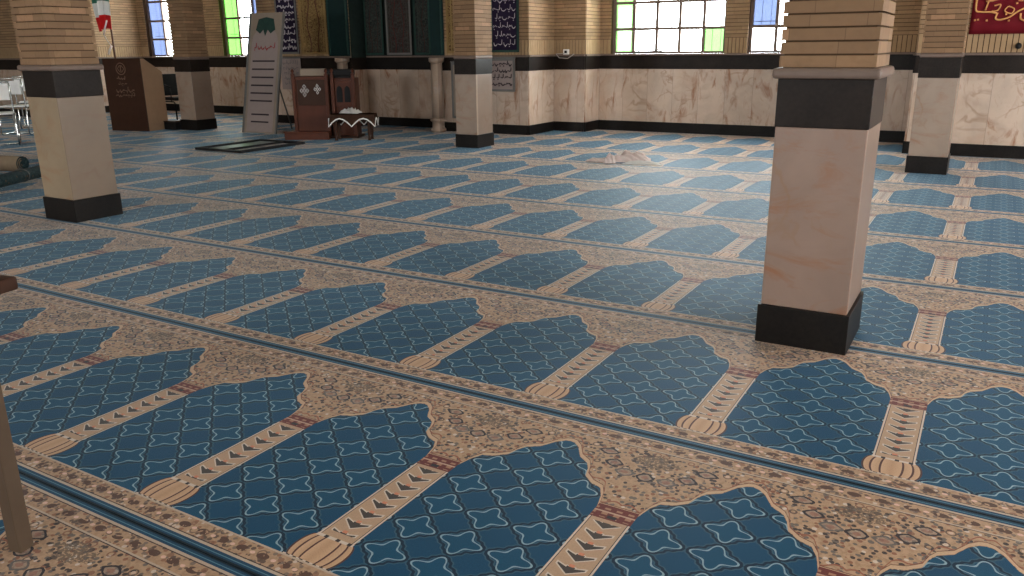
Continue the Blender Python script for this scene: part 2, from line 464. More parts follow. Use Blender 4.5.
# mihrab recess
b = BM(); box(b, (-9.78, 11.6, 0), (-8.1, 11.9, ZC)); M['niche_green'] = plain('dark_green_plaster', (.016, .026, .022), .6, .3); wr = struct('wall_mihrab', b, M['niche_green'])
for nm, z0, z1, m, dy in (('marble_dado', .148, .972, 'marble', .012), ('stone_band', .972, 1.178, 'granite', .015), ('ledge', 1.178, SILL, 'ledge', .02)):
    b = BM(); box(b, (-9.78, 11.6-dy, z0), (-8.1, 11.5995, z1)); struct(nm, b, M[m], wr)
b = BM(); box(b, (-9.78, 11.578, 0), (-8.1, 11.5995, .148)); struct('baseboard_mihrab', b, M['granite'])
for i, (xa, xb) in enumerate(((-9.80, -9.776), (-8.104, -8.08))):
    b = BM(); box(b, (xa, 11.19, .148), (xb, 11.6, .972)); box(b, (xa, 11.19, .972), (xb, 11.6, 1.178), 1); box(b, (xa, 11.19, -.0115), (xb, 11.6, .148), 1); box(b, (xa, 11.19, 1.178), (xb, 11.6, ZC), 2)
    struct('trim_%d' % (i+1), b, [M['marble'], M['granite_band'], M['niche_green']])

# ------------------------------------------------------------------ pillars
def pillar(label, x0, x1, y0, y1, mould=True, marble='marble_pillar'):
    cx, cy = (x0+x1)/2, (y0+y1)/2; hx, hy = (x1-x0)/2, (y1-y0)/2
    t = thing('brick_pillar', label, 'pillar', (cx, cy, 0), 0)
    b = BM(); box(b, (-hx-.012, -hy-.012, -.011), (hx+.012, hy+.012, .178), bev=.003); obj('skirting', b, M['granite'], t)
    b = BM(); box(b, (-hx, -hy, .178), (hx, hy, .978), bev=.004); obj('marble_shaft', b, M[marble], t)
    b = BM(); box(b, (-hx-.004, -hy-.004, .978), (hx+.004, hy+.004, 1.178), bev=.003); obj('stone_band', b, M['granite_band'], t)
    b = BM(); o = .028 if mould else .012
    box(b, (-hx-o, -hy-o, 1.178), (hx+o, hy+o, 1.222), bev=.014); obj('moulding', b, M['ledge'], t)
    b = BM(); z = 1.225
    box(b, (-hx+.010, -hy+.010, 1.222), (hx-.010, hy-.010, ZC-.001), 1)
    while z < ZC-.01:
        box(b, (-hx-.004, -hy-.004, z), (hx+.004, hy+.004, min(z+COURSE-.0075, ZC-.002))); z += COURSE
    obj('brick_shaft', b, [M['brick_pillar'], M['joint']], t)
PILL = [(-.80, -.43, 3.61, 4.03), (-6.655, -6.255, 3.73, 4.12), (-6.385, -6.045, 9.38, 9.79), (-.715, -.345, 9.53, 9.93), (-12.235, -11.835, 9.45, 9.85)]
PL = ['nearest brick and marble pillar with a black foot, standing right of centre on the blue carpet',
      'left brick and marble pillar in front of the lectern, warm beige marble shaft',
      'slim far pillar of marble and brick beside the mihrab with a lit right face',
      'far right marble pillar in front of the wall with the red banner',
      'far left pillar between the lectern and the leaning stand-up banner']
for a, l, mm in zip(PILL, PL, ('marble_pink', 'marble_honey', 'marble_pillar', 'marble_pillar', 'marble_pillar')): pillar(l, *a, mould=a[2] < 5, marble=mm)

# ------------------------------------------------------------------ carpets, one per row
def carpet(k, label):
    Y0 = 1.2105 + (k-1)*1.25 + .0015; Y1 = Y0+1.247
    x0, x1 = XL+.03, XR-.03
    y1 = Y1
    cells = []
    def blocked(xa, xb, ya, yb):
        xm, ym = (xa+xb)/2, (ya+yb)/2
        for a in PILL:
            if a[0]-.014 < xm < a[1]+.014 and a[2]-.014 < ym < a[3]+.014: return True
        if ym > 11.17 and -12.03 < xm < -6.23 and not (-9.76 < xm < -8.12 and ym < 11.57): return True
        if ym > 12.02 and -12.03 < xm < -5.67: return True
        if ym > 11.25 and xm > -.93: return True
        if ym > 9.97 and xm < -17.37: return True
        if ym > 12.575: return True
        return False
    xs = {x0, x1}; ys = {Y0, y1}
    for a in PILL:
        xs |= {a[0]-.014, a[1]+.014}; ys |= {q for q in (a[2]-.014, a[3]+.014) if Y0 < q < y1}
    xs |= {-12.03, -6.23, -5.67, -.93, -17.37, -9.76, -8.12}; ys |= {q for q in (11.17, 11.57, 12.02, 11.25, 9.97, 12.575) if Y0 < q < y1}
    xs = sorted(xs); ys = sorted(ys)
    b = BM(); vt = {}
    def V(x, y, z):
        key = (round(x, 4), round(y, 4), z)
        if key not in vt: vt[key] = b.verts.new((x-ox, y-oy, z))
        return vt[key]
    ox = -.168+.62926*(-4) if k == 1 else -.127+.62926*(-4); oy = 1.2105+(k-1)*1.25
    occ = {}
    for i in range(len(xs)-1):
        for j in range(len(ys)-1):
            occ[i, j] = not blocked(xs[i], xs[i+1], ys[j], ys[j+1])
    zt, zb = 0.0, -.0115
    for (i, j), o in occ.items():
        if not o: continue
        xa, xb, ya, yb = xs[i], xs[i+1], ys[j], ys[j+1]
        b.faces.new([V(xa, ya, zt), V(xb, ya, zt), V(xb, yb, zt), V(xa, yb, zt)])
        b.faces.new([V(xa, ya, zb), V(xa, yb, zb), V(xb, yb, zb), V(xb, ya, zb)])
        for (di, dj, p, q) in ((-1, 0, (xa, ya), (xa, yb)), (1, 0, (xb, ya), (xb, yb)), (0, -1, (xa, ya), (xb, ya)), (0, 1, (xa, yb), (xb, yb))):
            if not occ.get((i+di, j+dj), False):
                b.faces.new([V(*p, zt), V(*q, zt), V(*q, zb), V(*p, zb)])
    o = obj('prayer_carpet', b, M['carpet']); o.location = (ox, oy, 0)
    tag(o, label, 'carpet', 'rows of blue prayer carpet')
CL = {
      0: 'blue and tan prayer carpet row whose floral arches fill the bottom left corner',
      1: 'blue prayer carpet row with the largest complete niches across the lower picture',
      2: 'blue prayer carpet row passing just in front of the nearest pillar foot',
      3: 'blue prayer carpet row that the two nearer pillars stand on',
      4: 'blue prayer carpet row directly behind the nearest pillar',
      5: 'blue prayer carpet row running midway between near and far pillars',
      6: 'blue prayer carpet row just in front of the crumpled pink scarf row',
      7: 'blue prayer carpet row on which the crumpled pale scarf lies',
      8: 'narrow looking blue prayer carpet row behind the crumpled scarf, beyond the far pillars',
      9: 'farthest blue prayer carpet row along the marble wall under the windows'}
for k in range(-6, 10):
    if k in CL: carpet(k, CL[k])

# ------------------------------------------------------------------ objects: materials
M['wood_dark'] = plain('dark_brown_wood', (.040, .015, .007), .5, .3, 8)
M['wood_red'] = plain('red_brown_wood', (.080, .023, .011), .45, .3, 7)
M['wood_pale'] = plain('pale_side_wood', (.28, .17, .10), .5, .15, 6)
M['wood_leg'] = plain('brown_table_leg', (.085, .055, .035), .5, .2, 8)
M['black'] = plain('black_plastic', (.006, .005, .005), .6, .2, spec=.2)
M['chrome'] = plain('chrome_tube', (.62, .62, .60), .22, .05, 12, 1)
M['white'] = plain('white_cloth', (.85, .82, .78), .8, .08)
M['paper'] = plain('off_white_sheet', (.30, .235, .215), .7, .06)
M['cream'] = plain('cream_sheet', (.27, .21, .16), .7, .08)
M['ink'] = plain('dark_print', (.030, .020, .024), .7, .2)
M['redink'] = plain('red_print', (.30, .04, .04), .7, .2)
M['green'] = plain('dark_green_frame', (.006, .021, .020), .5, .25)
M['teal'] = plain('teal_print', (.022, .050, .040), .6, .3, 20)
M['purple'] = plain('dark_purple_cloth', (.020, .012, .032), .8, .3, 10)
M['grey_edge'] = plain('grey_edge', (.15, .14, .13), .5, .15)
M['gold'] = plain('gold_lettering', (.62, .30, .11), .6, .1)
M['gold_trim'] = plain('old_gold_trim', (.26, .16, .06), .6, .2, 14)
M['silver'] = plain('pale_lettering', (.50, .44, .46), .6, .1)
M['red'] = plain('red_cloth', (.13, .005, .010), .75, .15, 4)
M['engrave'] = plain('pale_engraving', (.20, .12, .08), .5, .1)
M['pink'] = plain('pale_pink_cloth', (.97, .76, .71), .85, .2, 7)
M['flag_green'] = plain('flag_green', (.06, .20, .14), .75, .1); M['flag_white'] = plain('flag_white', (.70, .68, .66), .75, .06); M['flag_red'] = plain('flag_red', (.58, .03, .03), .75, .1)
M['cable'] = plain('pale_cable', (.45, .40, .36), .6, .1)
def ornate(name, a, b2, c2, scale=16, wdt=.6):
    g = G(name, .8, .2)
    d, r1, r2 = g.voro(scale); n = g.noise(scale*1.3, detail=4, dist=1.2)
    u = ((g.x/ (wdt/2)).abs())
    col = g.mix(a, b2, near(n, .5, .045))
    col = g.mix(col, c2, (d < .28) & (r1 > .45))
    col = g.mix(col, b2, near(u, .90, .03) | near(u, .72, .018))
    col = g.mix(col, c2, near(((g.z*9).sin()*.10 + u), .38, .035))
    return g.done(col)
M['gold_cloth'] = ornate('gold_patterned_cloth', (.13, .075, .024), (.28, .18, .07), (.085, .022, .015), 24)
M['dark_cloth'] = ornate('dark_patterned_cloth', (.014, .018, .016), (.05, .055, .045), (.05, .020, .016), 24, .4)
M['red_dark_cloth'] = ornate('dark_red_patterned_cloth', (.024, .016, .015), (.055, .052, .042), (.075, .018, .016), 26, .5)
M['brown_cloth'] = plain('brown_cover', (.085, .042, .026), .85, .35, 9)
M['roll_back'] = plain('jute_carpet_back', (.20, .145, .095), .9, .2, 20)
M['roll_teal'] = ornate('teal_carpet_face', (.006, .020, .025), (.03, .05, .05), (.08, .055, .035), 22, 8)
M['grey_glass'] = plain('greyish_sheet', (.17, .19, .18), .4, .2, 4)

def script_line(b, x0, x1, z, h, y=0, r=.004, seed=1, dens=1.0, mi=0, dots=True):
    """a run of calligraphic strokes between x0 and x1 on the plane y, facing -y"""
    R = random.Random(seed); x = x1
    def stroke(pts, rr):
        tube(b, [(px, y, pz) for px, pz in pts], rr, 5, mi)
    while x > x0 + h*.3:
        wd = h*R.uniform(.45, 1.1); k = R.random(); a = x; e = max(x0, x-wd)
        if k < .4:   # shallow bowl
            stroke([(a + (e-a)*t, z - h*.30*math.sin(PI*t) + h*.25*(t > .9)) for t in [i/6 for i in range(7)]], [r*(.6+.7*math.sin(PI*i/6)) for i in range(7)])
        elif k < .7: # tall stem and tail
            stroke([(a-wd*.15, z+h*.75), (a-wd*.2, z), (a-wd*.5, z-h*.12), (e, z+h*.05)], [r*.7, r, r*1.1, r*.6])
        else:        # tooth and loop
            stroke([(a, z), (a-wd*.25, z+h*.22), (a-wd*.4, z), (a-wd*.6, z+h*.25), (a-wd*.75, z), (e, z-h*.15)], r*.8)
        if dots and R.random() < .5:
            q = a-wd*.5; stroke([(q-r, z-h*.42), (q+r, z-h*.40)], r*1.1)
        x = e - h*R.uniform(.05, .25)/dens

def sheet(name, w_, h_, mat, parent=None, th=.006, sag=0, nx=16, nz=10, wave=0, loc=None):
    """cloth or sheet in local x-z, centred on x, z from 0 to h, front at -y, with thickness"""
    b = BM(); F = []; B2 = []
    for j in range(nz+1):
        fr, br = [], []
        for i in range(nx+1):
            x = (i/nx-.5)*w_; z = j/nz*h_
            yy = -wave*(math.sin(i*1.7+j*.2)*.5+.5)*(1-.5*j/nz)
            fr.append(b.verts.new((x, yy-th, z))); br.append(b.verts.new((x, yy, z)))
        F.append(fr); B2.append(br)
    for j in range(nz):
        for i in range(nx):
            b.faces.new([F[j][i], F[j][i+1], F[j+1][i+1], F[j+1][i]]); b.faces.new([B2[j][i], B2[j+1][i], B2[j+1][i+1], B2[j][i+1]])
    for j in range(nz):
        b.faces.new([F[j][0], F[j+1][0], B2[j+1][0], B2[j][0]]); b.faces.new([F[j][nx], B2[j][nx], B2[j+1][nx], F[j+1][nx]])
    for i in range(nx):
        b.faces.new([F[0][i], B2[0][i], B2[0][i+1], F[0][i+1]]); b.faces.new([F[nz][i], F[nz][i+1], B2[nz][i+1], B2[nz][i]])
    return obj(name, b, mat, parent, smooth=wave > 0, loc=loc)

# ------------------------------------------------------------------ lectern
d = Vector((.74, .16)); ang = math.atan2(.16, .74)
t = thing('lectern', 'dark brown wooden lectern with engraved emblem and pale slanted side', 'lectern', (-13.25, 8.80, 0), ang)
W, D = .78, .50
b = BM(); box(b, (0, 0, 0), (W, .025, 1.21), bev=.004); obj('front_panel', b, M['wood_dark'], t)
for nm, xx in (('side_panel', .0), ('side_panel', W-.022)):
    b = BM(); prism(b, [(xx, .026, 0), (xx, D, 0), (xx, D, .98), (xx, .10, 1.205), (xx, .026, 1.205)], (.022, 0, 0)); obj(nm, b, M['wood_pale'], t)
b = BM(); prism(b, [(.023, .027, 1.18), (.023, .10, 1.18), (.023, D-.01, .955), (.023, D-.01, .975), (.023, .10, 1.20), (.023, .027, 1.20)], (W-.046, 0, 0)); obj('reading_top', b, M['wood_pale'], t)
b = BM(); box(b, (.023, .04, .5), (W-.023, D-.02, .52)); obj('shelf', b, M['wood_dark'], t)
b = BM()
cxx, cz = .37, 1.04
tube(b, [(cxx+.095*math.cos(a*PI/10), -.003, cz+.095*math.sin(a*PI/10)) for a in range(20)], .006, 5, closed=True)
tube(b, [(cxx+.055*math.cos(a*PI/8)*(1+.2*math.cos(a*PI/2)), -.003, cz+.055*math.sin(a*PI/8)) for a in range(16)], .005, 5, closed=True)
tube(b, [(cxx, -.003, cz-.04), (cxx, -.003, cz+.045)], .006, 5)
script_line(b, .26, .44, .885, .05, -.003, .006, 3); script_line(b, .28, .46, .79, .06, -.003, .005, 5)
script_line(b, .20, .60, .68, .085, -.003, .006, 8); script_line(b, .18, .60, .60, .06, -.003, .005, 11)
obj('engraved_emblem', b, M['engrave'], t)

# ------------------------------------------------------------------ flag behind the lectern
t = thing('flag_stand', 'green, white and red flag hanging on a pole behind the lectern', 'flag', (-14.05, 9.60, 0))
b = BM(); lathe(b, [(.16, 0), (.16, .02), (.05, .05), (.025, .08)], 24); obj('base', b, M['wood_dark'], t)
b = BM(); tube(b, [(0, 0, .06), (0, 0, 2.45)], .016, 10); obj('pole', b, M['wood_red'], t)
b = BM()
N, K = 26, 18
zt, zb = 2.42, 1.70
grid = []
for i in range(K+1):
    row = []
    for j in range(N+1):
        s = j/N; x = -.02 - s*.42*(.85+.15*i/K) + .10; yv = .035*math.sin(s*PI*5 + i*.12) - .05
        row.append((x + (1-i/K)*.0, yv, zb + (zt-zb)*i/K + .03*math.sin(s*4)))
    grid.append(row)
for side, off in ((0, 0), (1, .004)):
    pass
vs = [[b.verts.new(q) for q in row] for row in grid]
for i in range(K):
    for j in range(N):
        f = b.faces.new([vs[i][j], vs[i][j+1], vs[i+1][j+1], vs[i+1][j]]); f.smooth = True
        z = i/K; f.material_index = 2 if z < .30 else (1 if z < .66 else 0)
bmesh.ops.solidify(b, geom=b.faces[:], thickness=.004)
obj('flag_cloth', b, [M['flag_green'], M['flag_white'], M['flag_red']], t)
b = BM(); tube(b, [(.06, -.1, 1.86), (-.02, -.1, 1.74), (-.10, -.09, 1.62)], .014, 8); tube(b, [(.09, -.1, 1.42), (.03, -.1, 1.36), (-.02, -.1, 1.28)], .018, 8)
tube(b, [(-.10, -.09, 1.62), (-.06, -.06, 1.5), (.09, -.1, 1.42)], .006, 6); obj('tassel_cord', b, M['pink'], t)

# ------------------------------------------------------------------ black chair and box near the far left pillar
t = thing('cantilever_chair', 'black chair with bent frame, partly hidden between lectern and far left pillar', 'chair', (-13.55, 10.5, 0), -.15)
b = BM(); box(b, (-.24, -.23, .42), (.24, .23, .48), bev=.02); obj('seat', b, M['black'], t)
b = BM(); prism(b, [(-.25, -.23, .50), (-.21, -.23, .50), (-.30, -.23, .90), (-.34, -.23, .90)], (0, .46, 0)); obj('backrest', b, M['black'], t)
for s in (-.24, .24):
    b = BM(); tube(b, [(-.33, s, .88), (-.27, s, .52), (-.23, s, .40), (.20, s, .40), (.24, s, .36), (.24, s, .06), (.20, s, .015), (-.26, s, .015)], .014, 8); obj('frame', b, M['black'], t)
    b = BM(); tube(b, [(-.30, s, .70), (-.05, s, .70), (.15, s, .66)], .018, 8); tube(b, [(.12, s, .665), (.12, s, .41)], .01, 8); obj('armrest', b, M['black'], t)
t = thing('black_box', 'small black box on the floor against the far left pillar foot', 'box', (-12.42, 9.42, 0))
b = BM(); box(b, (-.13, -.09, 0), (.16, .14, .13), bev=.01); obj('box_body', b, M['black'], t)
b = BM(); box(b, (-.135, -.095, .131), (.165, .145, .15), bev=.006); obj('lid', b, M['wood_dark'], t)

# ------------------------------------------------------------------ leaning stand-up banner
t = thing('stand_up_banner', 'tall pale leaning banner board with dark bars and a green arch header', 'banner', (-10.38, 9.50, 0))
t.rotation_euler = (math.radians(-12.3), 0, 0); t.location.z = .012
H = 1.93; W = .70
b = BM(); box(b, (-W/2, -.012, 0), (W/2, .012, H), bev=.003); obj('board', b, M['cream'], t)
b = BM(); box(b, (-W/2-.05, -.016, -.005), (-W/2-.001, .02, H+.01), bev=.004); obj('edge_rail', b, M['grey_edge'], t)
b = BM(); box(b, (W/2+.001, -.016, -.005), (W/2+.03, .02, H+.01), bev=.004); obj('edge_rail', b, M['grey_edge'], t)
b = BM()
arc = [(-.30, -.014, .02), (.30, -.014, .02), (.30, -.014, 1.44), (.27, -.014, 1.56), (.17, -.014, 1.68), (0, -.014, 1.78), (-.17, -.014, 1.68), (-.27, -.014, 1.56), (-.30, -.014, 1.44)]
prism(b, arc, (0, -.002, 0)); obj('arched_sheet', b, M['paper'], t)
b = BM(); prism(b, [(-.22, -.017, 1.66), (-.12, -.017, 1.60), (-.05, -.017, 1.66), (0, -.017, 1.56), (.05, -.017, 1.66), (.12, -.017, 1.60), (.22, -.017, 1.66), (.17, -.017, 1.83), (0, -.017, 1.86), (-.17, -.017, 1.83)], (0, -.002, 0)); obj('header_ornament', b, M['teal'], t)
b = BM(); script_line(b, -.22, .24, 1.38, .10, -.018, .008, 21); obj('red_title', b, M['redink'], t)
for k, z in enumerate((1.16, 1.03, .90, .77, .645, .52, .30, .18)):
    b = BM(); wv = .25 if k < 6 else .20
    box(b, (-wv, -.020, z-.012), (wv, -.0165, z+.012)); obj('printed_bar', b, M['ink'], t)
b = BM(); tube(b, [(0, .02, 1.4), (.0, .72, .16)], .012, 8); obj('back_leg', b, M['grey_edge'], t)

# ------------------------------------------------------------------ rectangular frame lying on the carpet
t = thing('floor_frame', 'thin black rectangular frame lying flat on the carpet below the leaning banner', 'frame', (-9.06, 8.11, 0), 0)
for a, c in (((-.45, -.60), (.46, -.55)), ((-.45, .55), (.46, .60))):
    b = BM(); box(b, (-.45, a[1], 0), (.46, c[1], .035), bev=.006); obj('frame_rail', b, M['black'], t)
for a, c in ((-.45, -.40), (.41, .46)):
    b = BM(); box(b, (a, -.549, 0), (c, .549, .035), bev=.006); obj('frame_stile', b, M['black'], t)
b = BM(); box(b, (.05, -.549, .006), (.09, .549, .03), bev=.004); obj('cross_bar', b, M['black'], t)
b = BM(); box(b, (-.399, -.549, .002), (.049, .549, .012)); obj('inner_sheet', b, M['grey_glass'], t)

# ------------------------------------------------------------------ wooden pulpit: two units
t = thing('wooden_pulpit', 'red-brown wooden pulpit with a dark carved panel, finials and two small arches', 'pulpit', (-9.27, 9.27, 0), .50)
b = BM(); box(b, (0, 0, .03), (.51, .40, .93), bev=.008); obj('left_body', b, M['wood_red'], t)
b = BM(); box(b, (.56, .05, .03), (.92, .32, .90), bev=.008); obj('right_body', b, M['wood_red'], t)
b = BM(); box(b, (-.03, -.06, 0), (.95, .42, .029), bev=.003); obj('plinth', b, M['wood_dark'], t)
for x in (-.02, .49, .58, .90):
    b = BM(); y0 = .03; box(b, (x-.025, y0-.055, .03), (x+.025, y0-.005, .97), bev=.006)
    lathe(b, [(.022, .965), (.012, .98), (.026, 1.0), (.022, 1.02), (.004, 1.045)], 12, (x, y0-.03)); obj('post', b, M['wood_red'], t)
b = BM(); box(b, (.04, -.022, .50), (.48, -.001, .88), bev=.004); obj('carved_panel', b, M['wood_dark'], t)
for cxx, s in ((.15, 1), (.35, .8)):
    b = BM()
    for dx in (-.04, .0, .04):
        for dz in (-.06, 0, .06):
            if abs(dx)+abs(dz) > .095: continue
            z0 = .72+dz*s+(.02 if s < 1 else 0); x0 = cxx+dx*s*1.1
            tube(b, [(x0-.022*s, -.026, z0), (x0, -.026, z0+.03*s), (x0+.022*s, -.026, z0), (x0, -.026, z0-.03*s)], .0055, 5, closed=True)
    obj('white_motif', b, M['white'], t)
b = BM(); box(b, (.61, .012, .48), (.87, .046, .86), bev=.004); obj('arched_panel', b, M['wood_red'], t)
for cxx in (.68, .80):
    b = BM(); prism(b, [(cxx-.045, .004, .54), (cxx+.045, .004, .54), (cxx+.045, .004, .70), (cxx+.035, .004, .76), (cxx, .004, .79), (cxx-.035, .004, .76), (cxx-.045, .004, .70)], (0, .007, 0)); obj('dark_arch', b, M['black'], t)
b = BM(); box(b, (.48, .0, .935), (.88, .26, 1.03), bev=.01); box(b, (.58, .06, .90), (.86, .25, .936)); obj('top_board', b, M['black'], t)
t = thing('wooden_step', 'low red-brown wooden step in front of the pulpit, left side', 'step', (-9.28, 8.98, 0), .50)
b = BM(); box(b, (0, 0, .0), (.68, .10, .10), bev=.005); obj('riser', b, M['wood_red'], t)
b = BM(); box(b, (-.01, -.01, .101), (.69, .105, .125), bev=.005); obj('tread', b, M['wood_red'], t)
t = thing('folded_sheet', 'white folded sheet standing on top of the left half of the pulpit', 'sheet', (-9.28, 9.36, .932), .50)
b = BM(); box(b, (.03, 0, 0), (.43, .10, .11), bev=.012); obj('outer_fold', b, M['cream'], t)
b = BM(); box(b, (.04, .101, 0), (.42, .16, .10), bev=.012); obj('inner_fold', b, M['cream'], t)

# ------------------------------------------------------------------ low table with scalloped cover
t = thing('low_table', 'low wooden table with brown white-edged cover in front of the pulpit', 'table', (-8.58, 9.33, 0), .50); t.scale = (.88, .55, .98)
for x, y in ((.05, -.17), (.62, -.17), (.05, .20), (.62, .20)):
    b = BM(); lathe(b, [(.030, 0), (.026, .02), (.020, .06), (.030, .12), (.024, .2), (.028, .36)], 10, (x, y)); obj('leg', b, M['wood_dark'], t)
b = BM(); box(b, (-.02, -.24, .36), (.70, .27, .39), bev=.006); obj('tabletop', b, M['wood_red'], t)
def cover(b, z0, off, dz):
    n = 40; top = []; bot = []
    per = [(-.03+ .74*i/12, -.25) for i in range(12)] + [(.71, -.25+.53*i/8) for i in range(8)] + [(.71-.74*i/12, .28) for i in range(12)] + [(-.03, .28-.53*i/8) for i in range(8)]
    for i, (x, y) in enumerate(per):
        cx, cy = .34, .015; vx, vy = x-cx, y-cy; L = math.hypot(vx, vy)
        s = abs(math.sin(i*PI/6.0)); drop = .06 + .12*(1-s) + dz
        top.append(b.verts.new((x, y, z0))); bot.append(b.verts.new((x+vx/L*off, y+vy/L*off, z0-drop)))
    b.faces.new(top)
    m = len(per)
    for i in range(m):
        f = b.faces.new([top[i], top[(i+1) % m], bot[(i+1) % m], bot[i]])
    return [v.co.copy() for v in bot]
b = BM(); edge = cover(b, .396, .03, 0); bmesh.ops.solidify(b, geom=b.faces[:], thickness=.003)
cv_ = obj('cover_cloth', b, M['brown_cloth'], t)
b = BM(); tube(b, edge, .011, 6, closed=True); obj('white_edging', b, M['white'], cv_)
def crumple(name, mat, sx, sy, sz, seed, parent=None, n=26):
    R = random.Random(seed); b = BM()
    ph = [(R.uniform(2, 9), R.uniform(2, 9), R.uniform(0, 6), R.uniform(.4, 1)) for _ in range(7)]
    top = []
    for i in range(n+1):
        row = []
        for j in range(n+1):
            u, v = i/n*2-1, j/n*2-1
            rr = max(abs(u), abs(v)); k = 1+.12*math.sin(3*math.atan2(v, u)+seed)
            h = sum(a*abs(math.sin(p*u+q*v+c)) for p, q, c, a in ph)/sum(a for *_, a in ph)
            env = max(0, 1-rr**2.5)
            wob = .06*math.sin(7*u+5*v+seed)
            row.append(b.verts.new((sx*(u*k+wob*v), sy*(v*k+wob), .004+sz*(env*(.15+1.1*h**1.6)))))
        top.append(row)
    for i in range(n):
        for j in range(n):
            f = b.faces.new([top[i][j], top[i+1][j], top[i+1][j+1], top[i][j+1]]); f.smooth = True
    bmesh.ops.solidify(b, geom=b.faces[:], thickness=.003)
    return obj(name, b, mat, parent)
o = crumple('crumpled_cloth', M['white'], .15, .10, .09, 4); o.location = (-8.38, 9.49, .392); o.rotation_euler.z = .3
tag(o, 'small white crumpled cloth on the low table beside the pulpit', 'cloth')

# ------------------------------------------------------------------ scarf on the floor
t = thing('pink_scarf', 'crumpled pale pink and white scarf lying on the far carpet rows', 'scarf', (-3.72, 8.98, .001), .25); t.scale = (.78, 1.0, .85)
o = crumple('scarf_pile', M['pink'], .30, .17, .15, 3, t, 40); o.location = (.10, .08, 0)
o = crumple('scarf_tail', M['white'], .27, .11, .045, 9, t); o.location = (.30, -.14, 0)
o = crumple('scarf_knot', M['pink'], .085, .07, .15, 14, t); o.location = (-.19, -.13, 0)
o = crumple('scarf_end', M['pink'], .17, .10, .05, 5, t); o.location = (-.40, .0, 0)

# ------------------------------------------------------------------ mihrab columns and hangings
for i, (x, y, l) in enumerate(((-9.90, 11.08, 'short pale marble column left of the prayer niche, rising behind the pulpit'), (-7.86, 11.03, 'short pale marble column with ringed foot right of the dark prayer niche'))):
    t = thing('niche_column', l, 'column', (x, y, 0), group='marble columns of the prayer niche')
    b = BM(); lathe(b, [(.125, 0), (.125, .05), (.10, .07), (.10, .16), (.13, .18), (.13, .21), (.105, .23)], 24); obj('column_base', b, M['marble_pillar'], t)
    b = BM(); lathe(b, [(.102, .231), (.092, 1.09)], 24); obj('column_shaft', b, M['marble_pillar'], t)
    b = BM(); lathe(b, [(.092, 1.091), (.125, 1.12), (.125, 1.175)], 24); obj('column_capital', b, M['marble_pillar'], t)
def hanging(name, label, cat, x0, x1, z0, z1, Y, mat, group=None, lines=0, seed=1, bord=None, ink='silver', lh=.09, facing=0, lr=.006):
    t = thing(name, label, cat, ((x0+x1)/2, Y, z0), group=group)
    W = x1-x0; H = z1-z0
    sheet('cloth' if cat != 'poster' else 'sheet', W, H, mat, t, th=.005, wave=.008 if cat != 'poster' else 0)
    b = BM(); tube(b, [(-W/2-.01, -.012, H+.012), (W/2+.01, -.012, H+.012)], .011, 8); obj('hanging_rod', b, M['grey_edge'], t)
    if bord:
        b = BM()
        for xa, xb, za, zb in ((-W/2, -W/2+.035, 0, H), (W/2-.035, W/2, 0, H), (-W/2+.035, W/2-.035, 0, .035), (-W/2+.035, W/2-.035, H-.035, H)): box(b, (xa, -.0195, za), (xb, -.0145, zb))
        obj('border', b, M[bord], t)
    if lines:
        b = BM(); st = (H-.1)/lines
        for k in range(lines): script_line(b, -W/2+.06, W/2-.06, .08+st*(k+.35), min(lh, st*.7), -.017 if cat != 'poster' else -.007, lr, seed+k)
        obj('lettering', b, M[ink], t)
    return t
ZT = 2.75
g_ = 'dark purple calligraphy hangings'
hanging('calligraphy_hanging', 'dark purple hanging with white script behind the leaning banner', 'hanging', -11.50, -10.98, 1.25, ZT, 11.18, M['purple'], g_, 12, 31, 'grey_edge', lr=.011, lh=.10)
hanging('calligraphy_hanging', 'dark purple hanging with white script right of the far slim pillar', 'hanging', -6.91, -6.40, 1.25, ZT, 11.18, M['purple'], g_, 11, 61, 'teal', lr=.006, lh=.09)
g_ = 'gold patterned hangings'
hanging('patterned_hanging', 'golden patterned hanging left of the dark green prayer niche', 'hanging', -10.92, -10.28, 1.24, ZT, 11.18, M['gold_cloth'], g_, bord='gold_trim')
hanging('patterned_hanging', 'golden patterned hanging mostly hidden behind the far slim pillar', 'hanging', -7.74, -7.02, 1.24, ZT, 11.18, M['gold_cloth'], g_, bord='gold_trim')
hanging('niche_curtain', 'dark green patterned curtain at the left of the prayer niche', 'curtain', -9.74, -9.33, 1.22, ZT, 11.55, M['dark_cloth'], 'dark patterned curtains in the prayer niche', bord='teal')
hanging('niche_curtain', 'dark reddish patterned curtain in the middle of the prayer niche', 'curtain', -9.26, -8.72, 1.22, ZT, 11.55, M['red_dark_cloth'], 'dark patterned curtains in the prayer niche', bord='grey_edge')
hanging('niche_curtain', 'dark green patterned curtain at the right of the prayer niche', 'curtain', -8.66, -8.14, 1.22, ZT, 11.55, M['dark_cloth'], 'dark patterned curtains in the prayer niche', bord='teal')
for x0, x1, l in ((-10.26, -9.785, 'broad dark green panel framing the left side of the prayer niche'), (-8.095, -7.80, 'narrow dark green panel framing the right side of the prayer niche')):
    t = thing('green_panel', l, 'panel', ((x0+x1)/2, 11.184, 1.21), group='green panels framing the prayer niche'); W = x1-x0
    b = BM(); box(b, (-W/2, -.03, 0), (W/2, -.002, ZC-1.22), bev=.004); obj('board', b, M['green'], t)
    for x in (-W/2+.03, W/2-.03):
        b = BM(); tube(b, [(x, -.034, .02), (x, -.034, ZC-1.25)], .015, 8); obj('molding', b, M['teal'], t)
hanging('wall_poster', 'white poster with dark script between leaning banner and pulpit', 'poster', -11.47, -10.97, .62, 1.17, 11.165, M['paper'], None, 5, 81, ink='grey_edge', lr=.005)
hanging('wall_poster', 'pale framed poster with dark writing right of the far slim pillar', 'poster', -7.05, -6.47, .66, 1.16, 11.165, M['paper'], None, 4, 91, bord='grey_edge', ink='ink', lr=.008, lh=.11)
